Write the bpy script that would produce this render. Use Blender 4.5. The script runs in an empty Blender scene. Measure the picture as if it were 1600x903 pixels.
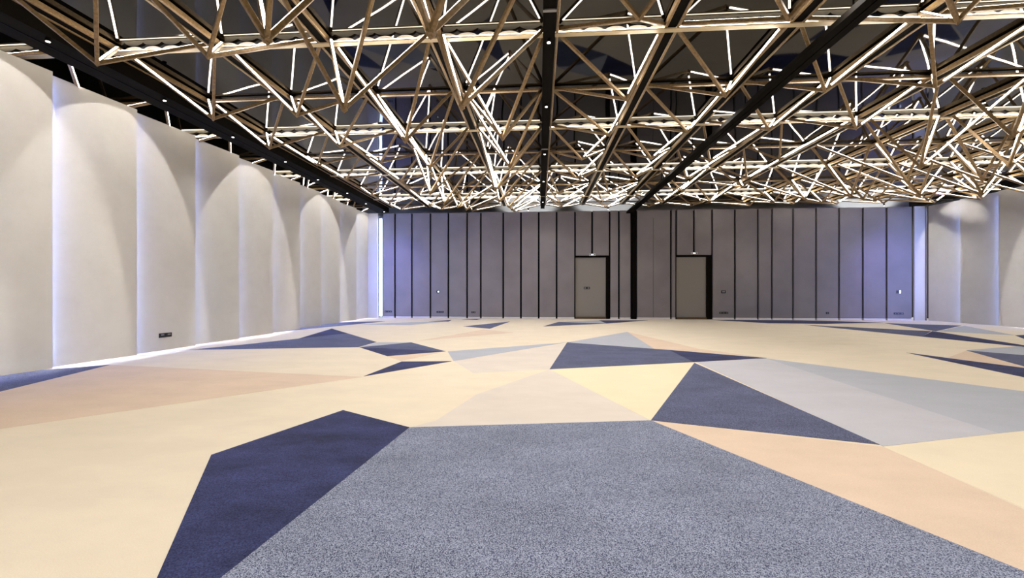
import bpy, math, random
from mathutils import Vector, Matrix
random.seed(7)
C = bpy.context.scene.collection
SC = bpy.context.scene

# ---------------------------------------------------------------- camera
EYE = 1.40
YAW = math.atan(43 / 636)
cam = bpy.data.cameras.new('camera')
cam.sensor_width = 36.0
cam.lens = 636 * 36 / 1600
cam.shift_y = 2.5 / 1600
cam.clip_start = 0.05
co = bpy.data.objects.new('camera', cam)
co.location = (0, 0, EYE)
co.rotation_euler = (math.pi / 2, 0, YAW)
C.objects.link(co)
SC.camera = co

# ---------------------------------------------------------------- world, exposure
w = bpy.data.worlds.new('world')
SC.world = w
w.use_nodes = True
w.node_tree.nodes['Background'].inputs[0].default_value = (0.9, 0.85, 0.8, 1)
w.node_tree.nodes['Background'].inputs[1].default_value = 0.0
SC.view_settings.view_transform = 'Standard'
SC.view_settings.look = 'None'
SC.view_settings.gamma = 1
SC.view_settings.use_curve_mapping = False
SC.view_settings.exposure = 0.2
SC.cycles.max_bounces = 6
SC.cycles.diffuse_bounces = 3
SC.cycles.glossy_bounces = 4
SC.cycles.sample_clamp_indirect = 4
SC.cycles.caustics_reflective = False
SC.cycles.caustics_refractive = False
SC.cycles.use_denoising = True

LED_POWER = 50.0        # radiance of the white tubes
BLUE_POWER = 45.0        # radiance of the violet-blue strips in the wall reveals
WASH = 30.0            # watts of one wall-washing spotlight
DOWN = 180.0             # watts of one ceiling downlight

# ---------------------------------------------------------------- materials
def mat(name):
    m = bpy.data.materials.new(name)
    m.use_nodes = True
    nt = m.node_tree
    b = nt.nodes['Principled BSDF']
    return m, nt, b

def plain(name, col, rough=0.5, metal=0.0, spec=0.5):
    m, nt, b = mat(name)
    b.inputs['Base Color'].default_value = (*col, 1)
    b.inputs['Roughness'].default_value = rough
    b.inputs['Metallic'].default_value = metal
    b.inputs['Specular IOR Level'].default_value = spec
    n = nt.nodes.new('ShaderNodeTexNoise'); n.inputs['Scale'].default_value = 6
    r = nt.nodes.new('ShaderNodeMapRange')
    r.inputs['To Min'].default_value = max(0, rough - 0.04); r.inputs['To Max'].default_value = rough + 0.04
    nt.links.new(n.outputs['Fac'], r.inputs['Value'])
    nt.links.new(r.outputs['Result'], b.inputs['Roughness'])
    return m

def emis(name, col, power):
    m, nt, b = mat(name)
    b.inputs['Base Color'].default_value = (*col, 1)
    b.inputs['Emission Color'].default_value = (*col, 1)
    b.inputs['Emission Strength'].default_value = power
    return m

def carpet(name, c1, c2, fine=0.25, mott=0.12, scale=330):
    """cut pile: fine speckle between two yarn colours, broad cloudy shading of the pile"""
    m, nt, b = mat(name)
    N, L = nt.nodes, nt.links
    tc = N.new('ShaderNodeTexCoord')
    n1 = N.new('ShaderNodeTexNoise'); n1.inputs['Scale'].default_value = scale / 2.2; n1.inputs['Detail'].default_value = 2
    n2 = N.new('ShaderNodeTexNoise'); n2.inputs['Scale'].default_value = 2.2; n2.inputs['Detail'].default_value = 6
    n2.inputs['Roughness'].default_value = 0.65
    L.new(tc.outputs['Object'], n1.inputs['Vector'])
    mp = N.new('ShaderNodeMapping'); mp.inputs['Scale'].default_value = (0.55, 1.0, 1)
    L.new(tc.outputs['Object'], mp.inputs['Vector']); L.new(mp.outputs['Vector'], n2.inputs['Vector'])
    r = N.new('ShaderNodeMapRange')
    r.inputs['From Min'].default_value = 0.5 - 0.5 * 0.4; r.inputs['From Max'].default_value = 0.5 + 0.5 * 0.4
    r.inputs['To Min'].default_value = 0.5 - fine; r.inputs['To Max'].default_value = 0.5 + fine
    L.new(n1.outputs['Fac'], r.inputs['Value'])
    mx = N.new('ShaderNodeMix'); mx.data_type = 'RGBA'
    mx.inputs['A'].default_value = (*c1, 1); mx.inputs['B'].default_value = (*c2, 1)
    L.new(r.outputs['Result'], mx.inputs['Factor'])
    r2 = N.new('ShaderNodeMapRange')
    r2.inputs['From Min'].default_value = 0.3; r2.inputs['From Max'].default_value = 0.7
    r2.inputs['To Min'].default_value = 1 - mott; r2.inputs['To Max'].default_value = 1 + mott
    L.new(n2.outputs['Fac'], r2.inputs['Value'])
    sc = N.new('ShaderNodeVectorMath'); sc.operation = 'SCALE'
    L.new(mx.outputs['Result'], sc.inputs[0]); L.new(r2.outputs['Result'], sc.inputs['Scale'])
    L.new(sc.outputs['Vector'], b.inputs['Base Color'])
    bp = N.new('ShaderNodeBump'); bp.inputs['Strength'].default_value = 0.25; bp.inputs['Distance'].default_value = 0.004
    L.new(n1.outputs['Fac'], bp.inputs['Height']); L.new(bp.outputs['Normal'], b.inputs['Normal'])
    b.inputs['Roughness'].default_value = 1.0
    b.inputs['Specular IOR Level'].default_value = 0.1
    b.inputs['Sheen Weight'].default_value = 0.08
    return m

CARPET = {
    'cream':   carpet('carpet_cream',   (0.77, 0.665, 0.51), (0.86, 0.77, 0.62), 0.3, 0.05),
    'butter':  carpet('carpet_butter',  (0.82, 0.70, 0.48), (0.89, 0.79, 0.58), 0.3, 0.03),
    'ivory':   carpet('carpet_ivory',   (0.80, 0.69, 0.50), (0.88, 0.79, 0.62), 0.3, 0.04),
    'peach':   carpet('carpet_peach',   (0.70, 0.54, 0.41), (0.80, 0.645, 0.50), 0.35, 0.06),
    'ice2':    carpet('carpet_pale',    (0.70, 0.62, 0.54), (0.78, 0.71, 0.64), 0.3, 0.05),
    'ice':     carpet('carpet_ice',     (0.50, 0.50, 0.55), (0.58, 0.58, 0.63), 0.3, 0.05),
    'mist':    carpet('carpet_mist',    (0.42, 0.44, 0.50), (0.50, 0.52, 0.58), 0.3, 0.05),
    'speckle': carpet('carpet_speckle', (0.02, 0.03, 0.075), (0.42, 0.46, 0.60), 0.85, 0.16, 430),
    'slate':   carpet('carpet_slate',   (0.015, 0.02, 0.055), (0.18, 0.20, 0.33), 0.65, 0.2, 400),
    'navy':    carpet('carpet_navy',    (0.014, 0.018, 0.06), (0.055, 0.065, 0.17), 0.5, 0.5, 300),
}

def stone():
    """off-white mineral plaster slabs with faint veins"""
    m, nt, b = mat('plaster_slab')
    N, L = nt.nodes, nt.links
    tc = N.new('ShaderNodeTexCoord')
    n = N.new('ShaderNodeTexNoise'); n.inputs['Scale'].default_value = 1.3; n.inputs['Detail'].default_value = 8; n.inputs['Roughness'].default_value = 0.7
    L.new(tc.outputs['Object'], n.inputs['Vector'])
    cr = N.new('ShaderNodeValToRGB')
    cr.color_ramp.elements[0].position = 0.25; cr.color_ramp.elements[0].color = (0.54, 0.525, 0.495, 1)
    cr.color_ramp.elements[1].position = 0.6; cr.color_ramp.elements[1].color = (0.60, 0.585, 0.555, 1)
    L.new(n.outputs['Fac'], cr.inputs['Fac'])
    L.new(cr.outputs['Color'], b.inputs['Base Color'])
    b.inputs['Roughness'].default_value = 0.7
    return m

def wood():
    m, nt, b = mat('gold_brown_veneer')
    N, L = nt.nodes, nt.links
    tc = N.new('ShaderNodeTexCoord')
    mp = N.new('ShaderNodeMapping'); mp.inputs['Scale'].default_value = (14, 14, 14)
    n = N.new('ShaderNodeTexNoise'); n.inputs['Scale'].default_value = 2; n.inputs['Detail'].default_value = 4
    L.new(tc.outputs['Object'], mp.inputs['Vector']); L.new(mp.outputs['Vector'], n.inputs['Vector'])
    cr = N.new('ShaderNodeValToRGB')
    cr.color_ramp.elements[0].position = 0.3; cr.color_ramp.elements[0].color = (0.19, 0.12, 0.054, 1)
    cr.color_ramp.elements[1].position = 0.75; cr.color_ramp.elements[1].color = (0.33, 0.225, 0.11, 1)
    L.new(n.outputs['Fac'], cr.inputs['Fac']); L.new(cr.outputs['Color'], b.inputs['Base Color'])
    b.inputs['Roughness'].default_value = 0.42
    b.inputs['Metallic'].default_value = 0.25
    return m

def gloss_ceiling():
    """stretched black gloss membrane, slightly wavy"""
    m, nt, b = mat('black_gloss_membrane')
    N, L = nt.nodes, nt.links
    b.inputs['Base Color'].default_value = (0.0008, 0.0007, 0.0006, 1)
    b.inputs['Roughness'].default_value = 0.03
    b.inputs['IOR'].default_value = 1.42
    tc = N.new('ShaderNodeTexCoord')
    n = N.new('ShaderNodeTexNoise'); n.inputs['Scale'].default_value = 0.55; n.inputs['Detail'].default_value = 1
    L.new(tc.outputs['Object'], n.inputs['Vector'])
    bp = N.new('ShaderNodeBump'); bp.inputs['Strength'].default_value = 0.25; bp.inputs['Distance'].default_value = 0.05
    L.new(n.outputs['Fac'], bp.inputs['Height']); L.new(bp.outputs['Normal'], b.inputs['Normal'])
    return m

def fabric_panel():
    m, nt, b = mat('grey_partition_cloth')
    N, L = nt.nodes, nt.links
    tc = N.new('ShaderNodeTexCoord')
    n = N.new('ShaderNodeTexNoise'); n.inputs['Scale'].default_value = 1.1; n.inputs['Detail'].default_value = 3
    L.new(tc.outputs['Object'], n.inputs['Vector'])
    cr = N.new('ShaderNodeValToRGB')
    cr.color_ramp.elements[0].position = 0.3; cr.color_ramp.elements[0].color = (0.21, 0.19, 0.192, 1)
    cr.color_ramp.elements[1].position = 0.7; cr.color_ramp.elements[1].color = (0.245, 0.223, 0.222, 1)
    L.new(n.outputs['Fac'], cr.inputs['Fac']); L.new(cr.outputs['Color'], b.inputs['Base Color'])
    b.inputs['Roughness'].default_value = 0.6
    return m

M = {
    'stone': stone(), 'wood': wood(), 'gloss': gloss_ceiling(), 'panel': fabric_panel(),
    'black': plain('black_paint', (0.004, 0.003, 0.002), 0.75, 0, 0.05),
    'seam': plain('dark_seam', (0.002, 0.002, 0.004), 0.7, 0, 0.05),
    'shell': plain('dark_plaster', (0.03, 0.027, 0.025), 0.8, 0, 0.1),
    'white': plain('white_enamel', (0.72, 0.69, 0.65), 0.5),
    'skirt': plain('pale_skirting', (0.78, 0.74, 0.72), 0.5),
    'door': plain('taupe_laminate', (0.25, 0.23, 0.20), 0.35),
    'sill': plain('bronze_sill', (0.10, 0.06, 0.025), 0.4, 0.3),
    'plastic': plain('black_plastic', (0.006, 0.006, 0.007), 0.3),
    'grey': plain('grey_plastic', (0.22, 0.21, 0.21), 0.4),
    'sign': plain('pale_sign_plate', (0.62, 0.62, 0.57), 0.4),
    'led': emis('warm_white_led', (1.0, 0.90, 0.76), LED_POWER),
    'rail_led': emis('warm_beam_led', (1.0, 0.88, 0.68), 17.0),
    'blue': emis('violet_blue_led', (0.27, 0.40, 1.0), BLUE_POWER),
    'blue_low': emis('pale_blue_led', (0.55, 0.68, 1.0), 9.0),
    'cream_gold': plain('lit_rail_cream', (0.62, 0.50, 0.30), 0.4),  # tray rail: its lit look is put into a paler colour
    'lens': emis('spot_lens', (1.0, 0.93, 0.85), 12.0),
    'ind': emis('indicator', (0.85, 0.9, 1.0), 1.2),
}

# ---------------------------------------------------------------- mesh helpers
class MB:
    def __init__(s): s.v = []; s.f = []; s.mi = []
    def add(s, vs, fs, mi=0):
        o = len(s.v); s.v += [tuple(p) for p in vs]
        for f in fs: s.f.append(tuple(o + k for k in f)); s.mi.append(mi)
    def box(s, x0, x1, y0, y1, z0, z1, mi=0):
        s.add([(x0,y0,z0),(x1,y0,z0),(x1,y1,z0),(x0,y1,z0),(x0,y0,z1),(x1,y0,z1),(x1,y1,z1),(x0,y1,z1)],
              [(3,2,1,0),(4,5,6,7),(0,1,5,4),(1,2,6,5),(2,3,7,6),(3,0,4,7)], mi)
    def prism(s, pts, z0, z1, mi=0):
        n = len(pts)
        s.add([(x,y,z0) for x,y in pts] + [(x,y,z1) for x,y in pts],
              [tuple(reversed(range(n))), tuple(range(n, 2*n))] + [(k,(k+1)%n,n+(k+1)%n,n+k) for k in range(n)], mi)
    def bar(s, p, q, w, h, up=Vector((0,0,1)), off=0.0, bev=0.0, mi=0):
        """square bar from p to q; its 'up' face is turned to up; off shifts it along that normal"""
        p = Vector(p); q = Vector(q); d = (q - p).normalized()
        n = (up - d * up.dot(d)).normalized(); r = d.cross(n)
        pr = []
        b = bev
        prof = [(-w/2+b,-h/2),(w/2-b,-h/2),(w/2,-h/2+b),(w/2,h/2-b),(w/2-b,h/2),(-w/2+b,h/2),(-w/2,h/2-b),(-w/2,-h/2+b)] if b else \
               [(-w/2,-h/2),(w/2,-h/2),(w/2,h/2),(-w/2,h/2)]
        for e in (p, q):
            for a, c in prof: pr.append(e + r * a + n * (c + off))
        k = len(prof)
        s.add(pr, [tuple(range(k)), tuple(reversed(range(k, 2*k)))] + [(i, k+i, k+(i+1)%k, (i+1)%k) for i in range(k)], mi)
    def cyl(s, c, r, h, axis='z', n=16, mi=0, r2=None):
        r2 = r if r2 is None else r2
        vs = []
        for k, (rr, t) in enumerate(((r, 0), (r2, h))):
            for i in range(n):
                a = 2*math.pi*i/n; u, v = rr*math.cos(a), rr*math.sin(a)
                if axis == 'z': vs.append((c[0]+u, c[1]+v, c[2]+t))
                elif axis == 'y': vs.append((c[0]+u, c[1]+t, c[2]+v))
                else: vs.append((c[0]+t, c[1]+u, c[2]+v))
        s.add(vs, [tuple(reversed(range(n))), tuple(range(n, 2*n))] + [(i,(i+1)%n,n+(i+1)%n,n+i) for i in range(n)], mi)
    def build(s, name, mats, parent=None, origin=None, fix=True):
        me = bpy.data.meshes.new(name)
        o0 = Vector(origin) if origin else Vector((0,0,0))
        base = Vector((0,0,0))
        if parent is not None: base = parent.matrix_world.translation.copy() if False else Vector(parent.get('_b', (0,0,0)))
        me.from_pydata([tuple(Vector(p) - o0) for p in s.v], [], s.f)
        if not isinstance(mats, (list, tuple)): mats = [mats]
        for m in mats: me.materials.append(m)
        me.polygons.foreach_set('material_index', s.mi)
        if fix:
            import bmesh
            bm = bmesh.new(); bm.from_mesh(me); bmesh.ops.recalc_face_normals(bm, faces=bm.faces[:]); bm.to_mesh(me); bm.free()
        me.update()
        o = bpy.data.objects.new(name, me)
        o.location = o0
        C.objects.link(o)
        if parent is not None:
            o.parent = parent
            o.location = o0 - WB[parent.name]
        WB[o.name] = o0
        return o
WB = {}
def thing(name, loc, label, cat, group=None):
    o = bpy.data.objects.new(name, None)
    o.empty_display_size = 0.1
    o.location = loc
    C.objects.link(o)
    WB[o.name] = Vector(loc)
    tag(o, label, cat, group)
    return o
def tag(o, label, cat, group=None):
    o['label'] = label; o['category'] = cat
    if group: o['group'] = group
    return o
def struct(o):
    o['kind'] = 'structure'; return o

ORD = ['first','second','third','fourth','fifth','sixth','seventh','eighth','ninth','tenth','eleventh','twelfth','thirteenth','fourteenth','fifteenth','sixteenth','seventeenth','eighteenth','nineteenth','twentieth','twenty-first','twenty-second','twenty-third','twenty-fourth']

# ---------------------------------------------------------------- room measures (metres, floor at z = 0)
YB = 20.35            # face of the folding partition
ZT = 5.34             # top of partition and slabs
ZN = 5.65             # plane of the ceiling lattice
ZC = 5.72             # gloss ceiling
XL, XR = -8.74, 18.10
YF = -4.0

# ---------------------------------------------------------------- floor with inlaid carpet shapes
FLOOR = [
    ('navy', [(-2.788, 3.284), (-2.293, 4.617), (-1.325, 4.081), (-1.592, 1.453)]),
    ('speckle', [(-1.325, 4.081), (1.197, 4.477), (2.908, 1.254), (-1.644, 0.944)]),
    ('slate', [(2.991, 8.1), (3.083, 3.912), (1.197, 4.477)]),
    ('peach', [(1.197, 4.477), (3.074, 3.865), (3.092, 2.818), (3.118, 1.345), (2.908, 1.254)]),
    ('ice', [(3.056, 8.175), (4.665, 8.735), (4.491, 4.306), (3.08, 3.873)]),
    ('mist', [(4.665, 8.735), (6.714, 6.12), (7.416, 5.184), (4.828, 4.401), (4.491, 4.306)]),
    ('ivory', [(3.074, 3.865), (4.828, 4.401), (7.416, 5.184), (3.15, 1.594)]),
    ('slate', [(0.742, 11.068), (3.04, 9.822), (3.011, 8.186), (0.178, 7.268)]),
    ('navy', [(3.04, 9.822), (4.7, 8.777), (3.011, 8.186)]),
    ('mist', [(0.742, 11.068), (2.967, 14.037), (2.754, 10.015)]),
    ('peach', [(2.967, 14.037), (3.822, 10.065), (4.616, 8.935), (3.047, 9.844), (2.754, 10.015)]),
    ('butter', [(0.178, 7.268), (3.006, 8.171), (1.197, 4.477)]),
    ('ice2', [(-1.115, 4.321), (-0.845, 5.452), (0.178, 7.268), (1.197, 4.477), (-1.325, 4.081)]),
    ('mist', [(-2.11, 9.251), (0.742, 11.068), (-1.708, 7.998)]),
    ('ice2', [(-1.708, 7.998), (0.694, 10.864), (0.178, 7.268), (-1.115, 6.843)]),
    ('navy', [(-2.862, 6.466), (-2.712, 7.857), (-1.738, 7.959)]),
    ('navy', [(-4.438, 9.773), (-2.154, 9.248), (-3.246, 8.496)]),
    ('slate', [(-4.438, 9.773), (-3.458, 10.784), (-2.154, 9.248)]),
    ('mist', [(-4.448, 9.795), (-4.363, 10.723), (-3.458, 10.784)]),
    ('slate', [(-8.242, 9.07), (-7.654, 10.044), (-7.003, 11.426), (-7.616, 14.484), (-4.416, 10.788), (-4.477, 9.804)]),
    ('navy', [(-7.003, 11.426), (-7.616, 14.484), (-6.294, 12.934)]),
    ('peach', [(-3.24, 8.479), (-2.215, 9.098), (-2.756, 7.927)]),
    ('slate', [(-8.997, 12.792), (-9.147, 13.776), (-8.973, 17.422), (-7.013, 18.118)]),
    ('mist', [(-7.458, 16.334), (-5.728, 17.642), (-4.161, 18.311), (-5.251, 16.172)]),
    ('slate', [(-2.981, 15.735), (-1.328, 18.349), (-1.819, 14.876)]),
    ('navy', [(-5.007, 18.1), (-4.175, 19.118), (-4.098, 18.162)]),
    ('navy', [(-3.715, 19.363), (-2.889, 20.087), (-2.989, 19.283)]),
    ('slate', [(0.142, 15.946), (0.841, 18.27), (2.834, 17.52)]),
    ('mist', [(0.841, 18.27), (2.794, 19.381), (2.834, 17.52)]),
    ('navy', [(2.794, 19.381), (5.092, 19.536), (2.834, 17.52)]),
    ('navy', [(8.204, 20.04), (12.226, 20.019), (15.002, 18.863), (12.007, 17.974), (9.778, 18.16)]),
    ('slate', [(10.783, 17.41), (13.462, 14.964), (11.601, 13.179)]),
    ('slate', [(14.776, 18.498), (16.841, 17.454), (13.627, 14.975)]),
    ('navy', [(13.549, 15.015), (12.367, 11.274), (12.121, 10.416), (11.601, 13.179)]),
    ('mist', [(13.682, 14.979), (16.863, 17.366), (14.846, 13.753)]),
    ('navy', [(14.826, 13.751), (16.371, 14.231), (12.636, 11.112)]),
    ('navy', [(8.251, 9.758), (8.739, 7.966), (8.933, 7.264), (7.576, 6.161), (7.804, 7.114)]),
    ('slate', [(9.964, 10.218), (10.469, 9.544), (10.982, 8.93), (8.313, 6.759), (8.923, 8.134)]),
    ('mist', [(9.986, 10.24), (12.295, 11.208), (15.347, 12.479), (11.084, 9.013), (10.469, 9.544)]),
    ('peach', [(9.911, 10.164), (8.923, 8.134), (8.739, 7.966), (8.474, 9.072)]),
    ('peach', [(-8.074, 7.148), (-2.866, 6.417), (-5.451, 3.763), (-6.188, 3.041), (-7.064, 3.471), (-7.453, 5.144)]),
    ('slate', [(-8.074, 7.148), (-7.453, 5.144), (-6.911, 3.396), (-10.935, 5.373), (-9.128, 6.301)]),
    ('ice2', [(-9.128, 6.301), (-8.933, 6.896), (-9.201, 8.723), (-8.986, 10.08), (-8.94, 13.125), (-8.997, 12.792), (-8.242, 9.07), (-8.074, 7.148)]),
    ('peach', [(-3.412, 11.066), (-2.015, 14.494), (-0.853, 13.567)]),
]
keys = ['cream','butter','ivory','peach','ice2','ice','mist','speckle','slate','navy']
fl = MB()
fl.box(-10.3, 19.6, YF, 23.0, -0.2, 0.0, 0)
order = {'ice2': 1, 'ivory': 2, 'butter': 3, 'peach': 4, 'mist': 5, 'ice': 6, 'slate': 7, 'speckle': 8, 'navy': 9}
def area(p): return 0.5*sum(p[i][0]*p[(i+1)%len(p)][1]-p[(i+1)%len(p)][0]*p[i][1] for i in range(len(p)))
for name, pts in FLOOR:
    if area(pts) < 0: pts = pts[::-1]
    z = 0.0004 * order[name]
    fl.prism(pts, -0.01, z, keys.index(name))
struct(fl.build('floor', [CARPET[k] for k in keys]))

# ---------------------------------------------------------------- ceiling and outer walls
b = MB(); b.box(-10.3, 19.6, YF, 23.0, ZC, ZC + 0.2)
struct(b.build('ceiling', M['gloss']))
b = MB(); b.box(-10.3, -10.2, YF, 23.0, 0, ZC); struct(b.build('wall_left', M['shell']))
b = MB(); b.box(19.5, 19.6, YF, 23.0, 0, ZC); struct(b.build('wall_right', M['shell']))
b = MB(); b.box(-10.3, 19.6, 22.9, 23.0, 0, ZC); struct(b.build('wall_back', M['white']))
b = MB(); b.box(-10.3, 19.6, YF - 0.1, YF, 0, ZC); struct(b.build('wall_front', M['stone']))

# ---------------------------------------------------------------- side wall slabs (saw-tooth in plan, lit reveals)
def side_slab(y0, y1, side, label, strip=True):
    """slab whose near end is set back and whose far end stands proud"""
    s = -1 if side == 'left' else 1
    xf = XL if s < 0 else XR
    near, far = xf + s*0.18, xf
    t = thing('wall_panel', (near, (y0+y1)/2, 0), label, 'wall panel', 'slabs of the %s wall' % side)
    m = MB(); m.prism([(near, y0 - 0.06), (far, y1), (far + s*0.05, y1), (near + s*0.05, y0 - 0.06)], 0, ZT)
    m.build('slab', M['stone'], t)
    m = MB(); m.box(*sorted((far + s*0.24, far + s*0.30)), y0 - 0.06, y1 - 0.07, 0, ZT - 0.01)
    m.build('backing', M['shell'], t)
    if strip:
        m = MB(); m.box(*sorted((far + s*0.125, far + s*0.155)), y1 - 0.055, y1 - 0.02, 0.05, ZT - 0.05)
        m.build('light_strip', M['blue'], t)
    return t

LW = [-3.94, -2.41, -0.88, 0.65, 2.18, 3.70, 5.22, 6.75, 8.29, 9.80, 11.31, 12.83, 14.34, 15.78, 17.31, 18.93, 20.25]
for k in range(len(LW) - 1):
    if LW[k+1] < 3: continue
    n = k - LW.index(5.22)
    if n >= 0:
        lab = ['tall off-white plaster slab at the left edge of the view, nearest on left wall',
               'off-white wall slab on left, second nearest, with broad blue glow down its near edge',
               'off-white left wall slab holding the black socket plate low down',
               'off-white left wall slab, next beyond the one with the socket plate'][n] if n < 4 else \
              'off-white slab of the left wall, %s from the camera' % ORD[n]
    else:
        lab = 'off-white left wall slab just outside the view, beside the camera'
    side_slab(LW[k], LW[k+1], 'left', lab)
RWL = [20.25, 18.83, 17.35, 15.84, 14.33, 12.82, 11.3, 9.8, 8.3, 6.8, 5.3]
for k in range(5):
    side_slab(RWL[k+1], RWL[k], 'right', ['off-white right wall slab nearest the grey partition', 'off-white right wall slab second from the grey partition, between two violet lines',
              'off-white right wall slab at the right edge of the view'][min(k, 2)] if k < 3 else 'off-white right wall slab outside the view, %s from the partition' % ORD[k])

# side columns where the slabs meet the partition
b = MB(); b.box(-8.74, -8.24, 20.27, 20.33, 0, ZT); t = b.build('wall_return', M['stone'])
tag(t, 'narrow off-white return between left wall and grey partition', 'wall panel')
b = MB(); b.box(-8.19, -8.06, 20.36, 20.39, 0.1, ZT - 0.25); k_ = b.build('light_strip', M['blue_low'], t)
b = MB(); b.box(17.50, 17.96, 20.27, 20.33, 0, ZT); t = b.build('wall_return', M['stone'])
tag(t, 'narrow off-white return between right wall and grey partition', 'wall panel')
b = MB(); b.box(17.98, 18.08, 20.31, 20.33, 0, ZT); b.build('slot', M['sill'], t)

# ---------------------------------------------------------------- folding partition across the back
SEAM = [-8.04, -7.37, -6.49, -5.53, -4.61, -3.65, -2.95, -1.82, -0.93, -0.04, 0.85, 1.76]
SEAM_R = [8.35, 9.42, 10.49, 11.14, 12.11, 13.16, 14.2, 15.27, 16.33, 17.49]
G = 0.042
def part_panel(x0, x1, label, y=YB, z0=0.0, z1=ZT, skirt=True, line=None):
    t = thing('partition_panel', ((x0+x1)/2, y, z0), label, 'partition panel', 'grey partition panels')
    m = MB(); m.box(x0+G, x1-G, y, y+0.10, z0 + (0.10 if skirt else 0), z1)
    if line: m.box(line-0.006, line+0.006, y-0.002, y+0.01, z0+0.1, z1-0.4, 1)
    m.build('leaf', [M['panel'], M['seam']], t)
    m = MB(); m.box(x0+G, x0+G+0.02, y-0.006, y, z0+0.1, z1); m.box(x1-G-0.02, x1-G, y-0.006, y, z0+0.1, z1)
    m.build('edge_trim', M['grey'], t)
    if skirt:
        m = MB(); m.box(x0+G, x1-G, y-0.012, y+0.09, 0, 0.085); m.build('skirting', M['skirt'], t)
    return t
for k in range(11):
    part_panel(SEAM[k], SEAM[k+1], 'grey cloth partition panel, %s from the left wall' % ORD[k])
part_panel(3.45, 3.90, 'narrow grey panel just right of the left door')
part_panel(3.90, 4.50, 'narrow grey panel beside the dark post, on its left')
part_panel(4.74, 6.40, 'widest grey panel, beside the dark post, with faint centre seam', line=5.56)
part_panel(6.40, 6.65, 'very narrow grey panel just left of the right door')
for k in range(9):
    part_panel(SEAM_R[k], SEAM_R[k+1], 'grey cloth partition panel, %s to the right of the right door' % ORD[k])
for x0, x1, xm, dn in ((1.76, 3.45, 2.60, 'left'), (6.65, 8.35, 7.49, 'right')):
    part_panel(x0, xm+0.0, 'short grey panel above the %s door, left one of its pair' % dn, z0=3.14, skirt=False)
    part_panel(xm, x1, 'short grey panel above the %s door, right one of its pair' % dn, z0=3.14, skirt=False)
b = MB()
b.box(-8.05, 1.78, YB+0.11, YB+0.2, 0, ZT-0.01); b.box(3.42, 6.67, YB+0.11, YB+0.2, 0, ZT-0.01)
b.box(8.33, 17.5, YB+0.11, YB+0.2, 0, ZT-0.01); b.box(1.78, 3.42, YB+0.205, YB+0.25, 2.9, ZT-0.01); b.box(6.67, 8.33, YB+0.205, YB+0.25, 2.9, ZT-0.01)
struct(b.build('trim_1', M['seam']))
b = MB(); b.box(4.52, 4.72, YB-0.06, YB+0.1, 0, ZT); b.box(4.55, 4.57, YB-0.075, YB-0.06, 0, ZT)
tag(b.build('partition_post', M['black']), 'black vertical post dividing the grey partition below the diagonal track', 'post')

# doors set into the partition
def door(n, x0, x1, leaf1, plate):
    m = MB(); m.box(x0+0.02, leaf1, YB+0.12, YB+0.18, 0.10, 3.04)
    d = struct(m.build('door_%d' % n, M['door'], None, ((x0+x1)/2, YB+0.1, 0)))
    m = MB(); m.box(leaf1, x1-0.01, YB+0.05, YB+0.2, 0, 3.13); m.box(x0-0.02, x0+0.02, YB+0.04, YB+0.2, 0, 3.13)
    m.box(x0+0.02, leaf1, YB+0.05, YB+0.2, 3.04, 3.13); m.build('frame', M['black'], d)
    m = MB(); m.box(x0+0.02, leaf1, YB+0.03, YB+0.2, 0, 0.10); m.build('threshold', M['sill'], d)
    if plate:
        m = MB(); m.box(2.20, 2.50, YB+0.10, YB+0.12, 1.47, 1.59)
        p = m.build('handle_plate', M['plastic'], d)
        m = MB(); m.box(2.23, 2.31, YB+0.09, YB+0.10, 1.50, 1.56); m.box(2.39, 2.46, YB+0.09, YB+0.10, 1.50, 1.56); m.build('pull', M['grey'], p)
door(1, 1.76, 3.45, 3.28, True)
door(2, 6.65, 8.35, 8.11, False)
for x, z, lab in ((2.60, 3.17, 'small pale sign box hung over the left door'), (7.49, 3.21, 'small pale sign box hung over the right door')):
    t = thing('exit_sign', (x, YB-0.05, z), lab, 'sign', 'sign boxes over the doors')
    m = MB(); m.bar((x-0.15, YB-0.05, z), (x+0.15, YB-0.05, z), 0.05, 0.11, bev=0.012); m.build('housing', M['sign'], t)
    for u in (x-0.12, x+0.085):
        m = MB(); m.box(u, u+0.035, YB-0.08, YB-0.07, z-0.03, z+0.03); m.build('mark', M['plastic'], t)
    m = MB(); m.box(x-0.06, x+0.05, YB-0.079, YB-0.07, z-0.02, z+0.02); m.build('lit_face', M['ind'], t)

# ---------------------------------------------------------------- sockets and switches
def sockets(x, z, widths, label):
    t = thing('socket_plate', (x, YB-0.01, z), label, 'socket', 'black socket plates low on the partition')
    X = x - sum(widths)/2
    for wd in widths:
        m = MB(); m.box(X, X+wd-0.012, YB-0.02, YB, z-0.045, z+0.045); p = m.build('plate', M['plastic'], t)
        m = MB(); m.cyl((X+wd/2-0.006, YB-0.024, z), 0.024, 0.004, 'y', 12); m.build('outlet', M['grey'], p)
        X += wd
sockets(-7.71, 0.33, [0.12, 0.14, 0.12], 'triple black socket plate on the leftmost partition panel')
sockets(-5.02, 0.32, [0.2, 0.18], 'double black socket plate under the round thermostat')
sockets(-3.32, 0.31, [0.12, 0.10], 'small black socket plate on narrow panel left of the left door')
sockets(8.90, 0.32, [0.14, 0.14, 0.14], 'black socket plate just right of the right door')
sockets(13.68, 0.33, [0.13], 'single black socket alone on a right-hand partition panel')
sockets(16.87, 0.32, [0.13, 0.15, 0.15], 'triple black socket plate on the rightmost partition panel')
t = thing('thermostat', (-5.13, YB-0.01, 1.34), 'round thermostat with bright face on the left partition', 'thermostat')
m = MB(); m.cyl((-5.13, YB-0.03, 1.34), 0.085, 0.03, 'y', 24); m.build('ring', M['plastic'], t)
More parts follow.
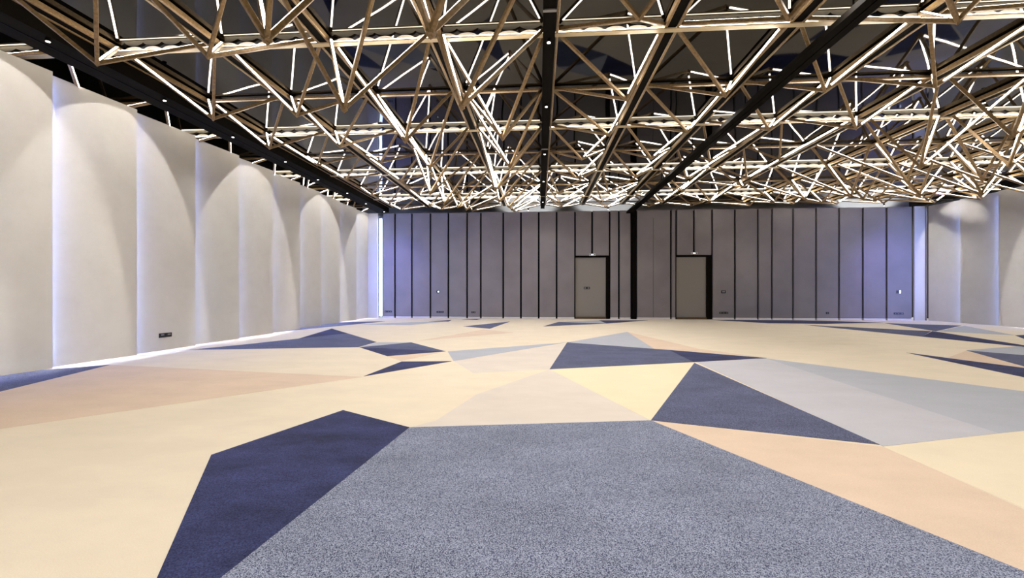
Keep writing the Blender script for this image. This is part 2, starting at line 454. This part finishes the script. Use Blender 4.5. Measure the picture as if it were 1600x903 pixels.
m = MB(); m.cyl((-5.115, YB-0.036, 1.345), 0.045, 0.006, 'y', 20); m.build('face', M['ind'], t)
t = thing('control_panel', (8.88, YB-0.01, 1.34), 'grey framed wall controller beside the right door', 'switch')
m = MB(); m.box(8.78, 8.98, YB-0.02, YB, 1.27, 1.41); m.build('bezel', M['seam'], t)
m = MB(); m.box(8.81, 8.95, YB-0.025, YB-0.02, 1.31, 1.38); m.build('screen', M['grey'], t)
t = thing('control_panel', (16.88, YB-0.01, 1.34), 'half black half white wall controller at right end of partition', 'switch')
m = MB(); m.box(16.77, 16.88, YB-0.02, YB, 1.27, 1.41); m.build('dark_half', M['plastic'], t)
m = MB(); m.box(16.885, 16.95, YB-0.02, YB, 1.27, 1.41); m.build('screen', M['ind'], t)
# the double socket on the left wall slab (between y 8.29 and 9.80)
def lx(y, y0=8.23, y1=9.80): return (XL-0.18) + 0.18*(y-y0)/(y1-y0)
t = thing('socket_plate', (lx(9.0), 9.0, 0.35), 'black double socket plate on the left white slab', 'socket')
for a in (8.90, 9.05):
    m = MB(); m.prism([(lx(a)+0.012, a), (lx(a)-0.01, a), (lx(a+0.14)-0.01, a+0.14), (lx(a+0.14)+0.012, a+0.14)], 0.30, 0.40); p = m.build('plate', M['plastic'], t)
    m = MB(); m.prism([(lx(a+.04)+0.016, a+.04), (lx(a+.04)+0.01, a+.04), (lx(a+0.11)+0.01, a+0.11), (lx(a+0.11)+0.016, a+0.11)], 0.345, 0.38); m.build('outlet', M['grey'], p)

# ---------------------------------------------------------------- ceiling lattice
def cx(i): return 0.19 + 1.926 * i
def ry(j): return 4.80 + 1.94 * j
X0, X1 = -8.5, 18.0
# long double beams running away from the camera
YN, YE = 0.9, 20.28
for i in range(-4, 10):
    x = cx(i)
    side = 'left' if i < 0 else 'right'
    lab = 'long double gold-brown beam directly over the central black track' if i == 0 else \
          'long double gold-brown beam running away, %s to the %s of the central track' % (ORD[abs(i)-1], side)
    t = thing('long_beam', (x, (YN+YE)/2, ZN), lab, 'beam', 'long ceiling beams')
    for sx in (-1, 1):
        m = MB(); m.bar((x+sx*0.095, YN, ZN), (x+sx*0.095, YE, ZN), 0.045, 0.09, bev=0.006); m.build('rail', M['wood'], t)
    m = MB(); m.box(x-0.07, x+0.07, YN, YE, ZN-0.03, ZN+0.04); m.build('spine', M['black'], t)
t = thing('long_beam', (X0, 10, ZN), 'slender gold-brown edge rail above the left wall slabs', 'beam')
m = MB(); m.bar((X0, YN, ZN), (X0, YE, ZN), 0.05, 0.07, bev=0.006); m.build('rail', M['wood'], t)
m = MB(); m.bar((X0+0.035, YN, ZN-0.02), (X0+0.035, YE, ZN-0.02), 0.012, 0.014); m.build('led_line', M['led'], t)

# cross beams: odd ones carry a white strip, its arches shaped like scallops of uplight
for j in range(-1, 9):
    y = ry(j)
    lit = (j % 2 == 1)
    vis = j  # beam 1 is the nearest one in view
    if vis >= 1:
        lab = ('white-lit scalloped cross beam, %s from the camera' if lit else 'plain gold-brown cross beam, %s from the camera') % ORD[vis-1]
    else:
        lab = 'gold-brown cross beam overhead, %s' % ('just before the camera' if j == 0 else 'above the camera')
    t = thing('cross_beam', (5, y, ZN), lab, 'beam', 'cross beams of the ceiling')
    for part in ((-9.9, X1 + 1.2),):
        a, c_ = part
        if not lit:
            m = MB(); m.bar((a, y, ZN+0.015), (c_, y, ZN+0.015), 0.07, 0.045, bev=0.005); m.build('rail', M['wood'], t)
        else:
            m = MB(); m.bar((a, y-0.01, ZN-0.042), (c_, y-0.01, ZN-0.042), 0.10, 0.024, bev=0.003); m.build('rail', M['cream_gold'], t)
            m = MB(); m.bar((a, y-0.052, ZN-0.024), (c_, y-0.052, ZN-0.026), 0.008, 0.008); m.build('led_line', M['rail_led'], t)
            m = MB(); n = int((c_-a)/0.032); vs = []; fs = []
            for k in range(n+1):
                xx = a + (c_-a)*k/n; ph = math.pi*(xx-cx(0))/(1.926/5.5)
                zt = ZN - 0.005 + 0.070*math.sqrt(abs(math.cos(ph))); yy = y - 0.005
                vs += [(xx, yy, ZN-0.03), (xx, yy, zt), (xx, y+0.05, zt), (xx, y+0.05, ZN-0.03)]
            for k in range(n):
                for q in range(4):
                    fs.append((4*k+q, 4*k+(q+1)%4, 4*k+4+(q+1)%4, 4*k+4+q))
            fs += [(0,1,2,3), (4*n+3,4*n+2,4*n+1,4*n)]
            m.add(vs, fs); m.build('uplight_scallop_strip', M['white'], t)

# hanging pyramids
APEX = {(-4, 0): (-6.63, 5.68, 4.78), (-3, 0): (-4.81, 5.61, 4.77), (-2, 0): (-2.82, 5.71, 3.98), (-1, 0): (-1.1, 5.71, 3.96), (0, 0): (1.37, 5.72, 5.12), (1, 0): (3.3, 5.64, 4.98), (2, 0): (5.27, 5.51, 4.77), (-2, -1): (-2.68, 3.84, 3.83), (-1, -1): (-1.02, 3.76, 3.77), (-4, 1): (-6.52, 7.73, 4.81), (-3, 1): (-4.73, 7.65, 4.79), (-2, 1): (-2.6, 7.74, 4.26), (-1, 1): (-0.7, 7.72, 4.26), (0, 1): (1.59, 7.62, 4.89), (1, 1): (3.35, 7.59, 4.89), (2, 1): (5.1, 7.65, 4.95), (3, 1): (6.97, 7.67, 4.97), (4, 1): (8.58, 8.0, 4.17), (-4, 2): (-6.63, 9.59, 4.88), (-3, 2): (-4.82, 9.55, 4.85), (-2, 2): (-2.64, 9.67, 4.32), (-1, 2): (-0.7, 9.66, 4.31), (0, 2): (1.61, 9.57, 4.98), (1, 2): (3.38, 9.54, 4.99), (2, 2): (5.17, 9.56, 5.01), (3, 2): (7.04, 9.57, 4.99), (4, 2): (8.63, 9.85, 4.16), (5, 2): (10.55, 9.9, 4.17), (-4, 3): (-6.54, 11.6, 5.08), (-3, 3): (-4.62, 11.59, 5.12), (-2, 3): (-3.13, 11.47, 4.15), (-1, 3): (-1.26, 11.54, 4.23), (0, 3): (1.19, 11.59, 5.08), (1, 3): (3.11, 11.58, 5.06), (2, 3): (4.74, 11.7, 4.99), (3, 3): (6.64, 11.76, 5.0), (4, 3): (9.42, 11.12, 4.18), (5, 3): (11.24, 11.13, 4.17), (-4, 4): (-6.6, 13.51, 5.19), (-3, 4): (-4.69, 13.51, 5.09), (-2, 4): (-3.18, 13.42, 4.27), (-1, 4): (-1.34, 13.47, 4.32), (0, 4): (1.22, 13.52, 5.09), (1, 4): (3.1, 13.52, 5.1), (2, 4): (4.78, 13.61, 5.03), (3, 4): (6.69, 13.65, 5.0), (4, 4): (9.48, 13.08, 4.23), (5, 4): (11.38, 13.01, 4.2), (-4, 5): (-6.55, 15.47, 5.09), (0, 5): (0.7, 15.49, 5.06), (1, 5): (2.58, 15.55, 5.09), (2, 5): (5.23, 15.39, 5.06), (3, 5): (7.35, 15.27, 5.13), (-4, 6): (-6.59, 17.4, 5.15), (0, 6): (0.84, 17.43, 5.13), (1, 6): (2.65, 17.47, 5.14)}
def apex_of(i, j):
    if (i, j) in APEX:
        x, y, z = APEX[(i, j)]
        return x, y, z
    x, y = cx(i+0.5), ry(j+0.5)
    if i in (-2, -1):
        dx, dy, z = (-0.45, -0.08, 4.28) if j >= 3 else (-0.1, 0, 3.9)
        if j >= 5: z = (4.55, 4.85, 5.15)[j-5]
    elif i >= 4:
        dx, dy, z = (0.5, -0.42, 4.22) if j >= 3 else (-0.23, 0.22, 4.17)
        if j >= 5: z = (4.6, 4.9, 5.2)[j-5]
    elif i == -5:
        dx, dy, z = -0.1, 0, 4.9
    else:
        dx, dy, z = 0.1*(1 if i > 0 else -1), -0.08, 5.08 if j < 7 else 5.25
    r = random.uniform
    return x+dx+r(-.06,.06), y+dy+r(-.06,.06), z+r(-.05,.05)
def lit_struts(i, j):
    """which two of the four struts (near left, near right, far left, far right) carry a tube"""
    if j <= 0 or (i >= 4 and 3 <= j <= 4): return (2, 3)
    if j >= 5: return random.choice(((2, 3), (0, 2, 3), (1, 2, 3), (0, 1, 3)))
    return (0, 2) if i < 0 else (1, 3)
def pyramid(i, j, ap, xs, label):
    lit = lit_struts(i, j)
    A = Vector(ap)
    t = thing('hanging_pyramid', ap, label, 'ceiling pyramid', 'hanging lit pyramids of the ceiling')
    y0, y1 = ry(j)+0.06, ry(j+1)-0.06
    corners = [(xs[0], y0), (xs[1], y0), (xs[0], y1), (xs[1], y1)]
    for ci, (x, y) in enumerate(corners):
        P = Vector((x, y, ZN-0.01))
        m = MB(); m.bar(P, A, 0.05, 0.055, bev=0.006, off=0.0275)
        s_ = m.build('strut', M['wood'], t, tuple(P))
        if ci not in lit: continue
        d = A - P; L_ = d.length
        a = P + d*(0.06/L_*1.2); q = A - d*(0.13/L_)
        # near struts carry the tube on the side turned to the middle of the room, far struts on their upper side
        if ci < 2:
            n0 = (Vector((0, 0, 1)) - d.normalized() * d.normalized().z).normalized(); r0 = d.normalized().cross(n0)
            if r0.x * x > 0: r0 = -r0
            c0 = n0 * 0.0275 + r0 * 0.024
            m = MB(); m.bar(a + c0, q + c0, 0.025, 0.010, up=r0)
        else:
            m = MB(); m.bar(a, q, 0.028, 0.010, off=0.0525)
        m.build('led_tube', M['led'], s_, tuple(P))
    m = MB()
    m.add([A+Vector(v) for v in ((-.04,-.04,.045),(.04,-.04,.045),(.04,.04,.045),(-.04,.04,.045),(0,0,-.02),(-.03,-.03,.075),(.03,-.03,.075),(.03,.03,.075),(-.03,.03,.075))],
          [(0,1,4),(1,2,4),(2,3,4),(3,0,4),(0,5,6,1),(1,6,7,2),(2,7,8,3),(3,8,5,0),(5,8,7,6)])
    m.build('tip_joint', M['wood'], t)
for j in range(-1, 8):
    rowtxt = 'nearest row' if j == -1 else ('%s row from camera' % ORD[j+1] if j < 7 else 'farthest row')
    for i in range(-4, 9):
        ap = apex_of(i, j)
        deep = 'deep' if ap[2] < 4.5 else 'shallow'
        k = i if i >= 0 else -i-1
        lab = '%s pyramid of lit struts, %s bay %s of central track, %s' % (deep, ORD[k], 'right' if i >= 0 else 'left', rowtxt)
        pyramid(i, j, ap, (cx(i)+0.12, cx(i+1)-0.12), lab)
for j in range(-1, 8):
    ap = (-9.22, ry(j+0.5), 4.95)
    pyramid(-5, j, ap, (X0-0.04, -9.85), 'narrow strut pyramid dropping behind the left wall slabs, %s' % ('nearest row' if j == -1 else '%s row from the camera' % ORD[j+1]))

# ---------------------------------------------------------------- black tracks with spotlights
t = thing('ceiling_track', (0.15, 10, 5.5), 'central black ceiling track running straight away from camera', 'track')
m = MB(); m.box(0.07, 0.23, YN, YE, 5.47, 5.60); m.build('channel', M['black'], t)
m = MB(); m.box(0.055, 0.07, YN, YE, 5.455, 5.60); m.box(0.23, 0.245, YN, YE, 5.455, 5.60); m.build('flange', M['black'], t)
for y in (5.9, 11.7, 17.6):
    m = MB(); m.box(0.05, 0.25, y, y+0.05, 5.45, 5.47); m.build('splice_plate', M['grey'], t)
t = thing('ceiling_track', (4.38, 10, 5.2), 'black partition track crossing diagonally to the dark post', 'track')
m = MB(); m.box(4.24, 4.37, YN, YE, 5.18, 5.27); m.box(4.39, 4.52, YN, YE, 5.18, 5.27); m.build('channel', M['black'], t)
m = MB(); m.box(4.30, 4.46, YN, YE, 5.24, 5.28); m.build('slot', M['seam'], t)
for y in range(3, 20, 3):
    m = MB(); m.cyl((4.38, y, 5.27), 0.012, ZC-5.27); m.build('hanger_rod', M['black'], t)
t = thing('ceiling_track', (-7.95, 10, 5.4), 'wide black ceiling channel above the left wall', 'track')
m = MB(); m.box(-8.28, -7.66, YN, YE, 5.38, 5.70); m.build('channel', M['black'], t)
m = MB(); m.box(-7.99, -7.96, YN, YE, 5.37, 5.38); m.build('slot', M['seam'], t)

def spot(x, y, z, label, target=None, power=0, ang=60, blend=0.3, group='small spotlights', r=0.03, col=(1, 0.94, 0.88)):
    t = thing('spotlight', (x, y, z), label, 'spotlight', group)
    m = MB(); m.cyl((x, y, z-0.05), 0.038, 0.05, 'z', 16, r2=0.03); m.build('can', M['black'], t)
    m = MB(); m.cyl((x, y, z-0.054), 0.026, 0.004, 'z', 14); m.build('lens', M['lens'], t)
    if power:
        l = bpy.data.lights.new('spotlight_beam', 'SPOT'); l.energy = power; l.spot_size = math.radians(ang); l.spot_blend = blend
        l.color = col; l.shadow_soft_size = r
        if power == WASH:      # reflector of a wall washer: gentler than inverse square
            l.use_nodes = True; nt = l.node_tree
            fo = nt.nodes.new('ShaderNodeLightFalloff'); fo.inputs['Strength'].default_value = 1.0
            nt.links.new(fo.outputs['Constant'], nt.nodes['Emission'].inputs['Strength'])
        o = bpy.data.objects.new('spotlight_beam', l); o.location = (x, y, z-0.08)
        d = Vector(target) - Vector(o.location)
        o.rotation_euler = d.to_track_quat('-Z', 'Y').to_euler()
        C.objects.link(o)
    return t
k = 0
for y in (3.9, 5.9, 7.9, 11.9, 15.9, 19.8):  # the second washer is added to fill the dark wedge on the nearest slab
    spot(-7.72, y, 5.37, 'wall-washing spotlight under the black left channel, %s from the camera' % ORD[k], (-7.72-0.715, y, 5.29-0.70), WASH, 82.4, 0.04, 'spotlights of the left channel'); k += 1
k = 0
for y in (9.9, 13.9, 17.9):
    spot(-7.82, y, 5.37, 'small downlight under the black left channel between wall washers, %s from the camera' % ORD[k], (-7.0, y, 0), DOWN*0.6, 120, 1.0, 'downlights of the left channel'); k += 1
k = 0
for y in (4.6, 6.6, 8.9, 12.0, 15.0, 18.5):
    spot(0.15, y, 5.455, 'tiny spotlight on the central black track, %s from the camera' % ORD[k], (0.15, y, 0), DOWN, 150, 1.0, 'spotlights of the central track', 0.25); k += 1
for k, y in enumerate((19.0, 14.9, 10.8)):
    spot(17.0, y, 5.5, 'wall-washing spotlight near the right wall, %s from the partition' % ORD[k], (17.715, y, 5.42-0.70), WASH, 82.4, 0.04, 'spotlights of the right wall')
k = 0
for i in (-2, 2, 5, 8):  # fill lamps added under the beams to brighten the floor
    for y in (5.8, 9.7, 13.6, 17.4):
        spot(cx(i), y, ZN-0.045, 'added downlight under the %s long beam %s of the central track, %s from the camera' % (ORD[abs(i)-1], 'left' if i < 0 else 'right', ORD[int((y-5)//3.9)]), (cx(i), y, 0), DOWN*1.6, 150, 1.0, 'added downlights under the long beams', 0.3); k += 1
for x, lab in ((-0.6, 'added lamp in the neighbouring hall, behind the left half of the partition'), (3.6, 'added lamp in the neighbouring hall, behind the dark post'), (17.3, 'added lamp in the neighbouring hall, behind the right end of the partition')):  # added behind the partition to brighten the gap above it
    spot(x, 21.7, ZC, lab, (x, 22.9, 4.6), 2600, 130, 1.0, 'added lamps of the neighbouring hall', 0.1, (0.9, 0.94, 1.0))
for x, yy, tx, lab in ((-7.0, 17.6, -7.1, 'added violet tint spotlight aimed at the left end of the partition'), (16.2, 17.6, 16.3, 'added violet tint spotlight aimed at the right end of the partition')):  # added lamps that tint both partition ends violet
    spot(x, yy, 5.58, lab, (tx, YB, 2.0), 620, 62, 1.0, 'added violet tint spotlights', 0.1, (0.25, 0.22, 1.0))
# unseen downlights added above and behind the camera to brighten the near floor
for x in (-5.6, -1.7, 2.1, 5.97, 9.8):
    for y in (-2.5, 0.6):
        spot(x, y, 5.7, 'added ceiling downlight %s the camera, outside the view, %s from the left wall' % ('above' if y > 0 else 'behind', ORD[[-5.6, -1.7, 2.1, 5.97, 9.8].index(x)]), (x, y, 0), DOWN*1.6, 150, 1.0, 'added downlights above the camera', 0.3)
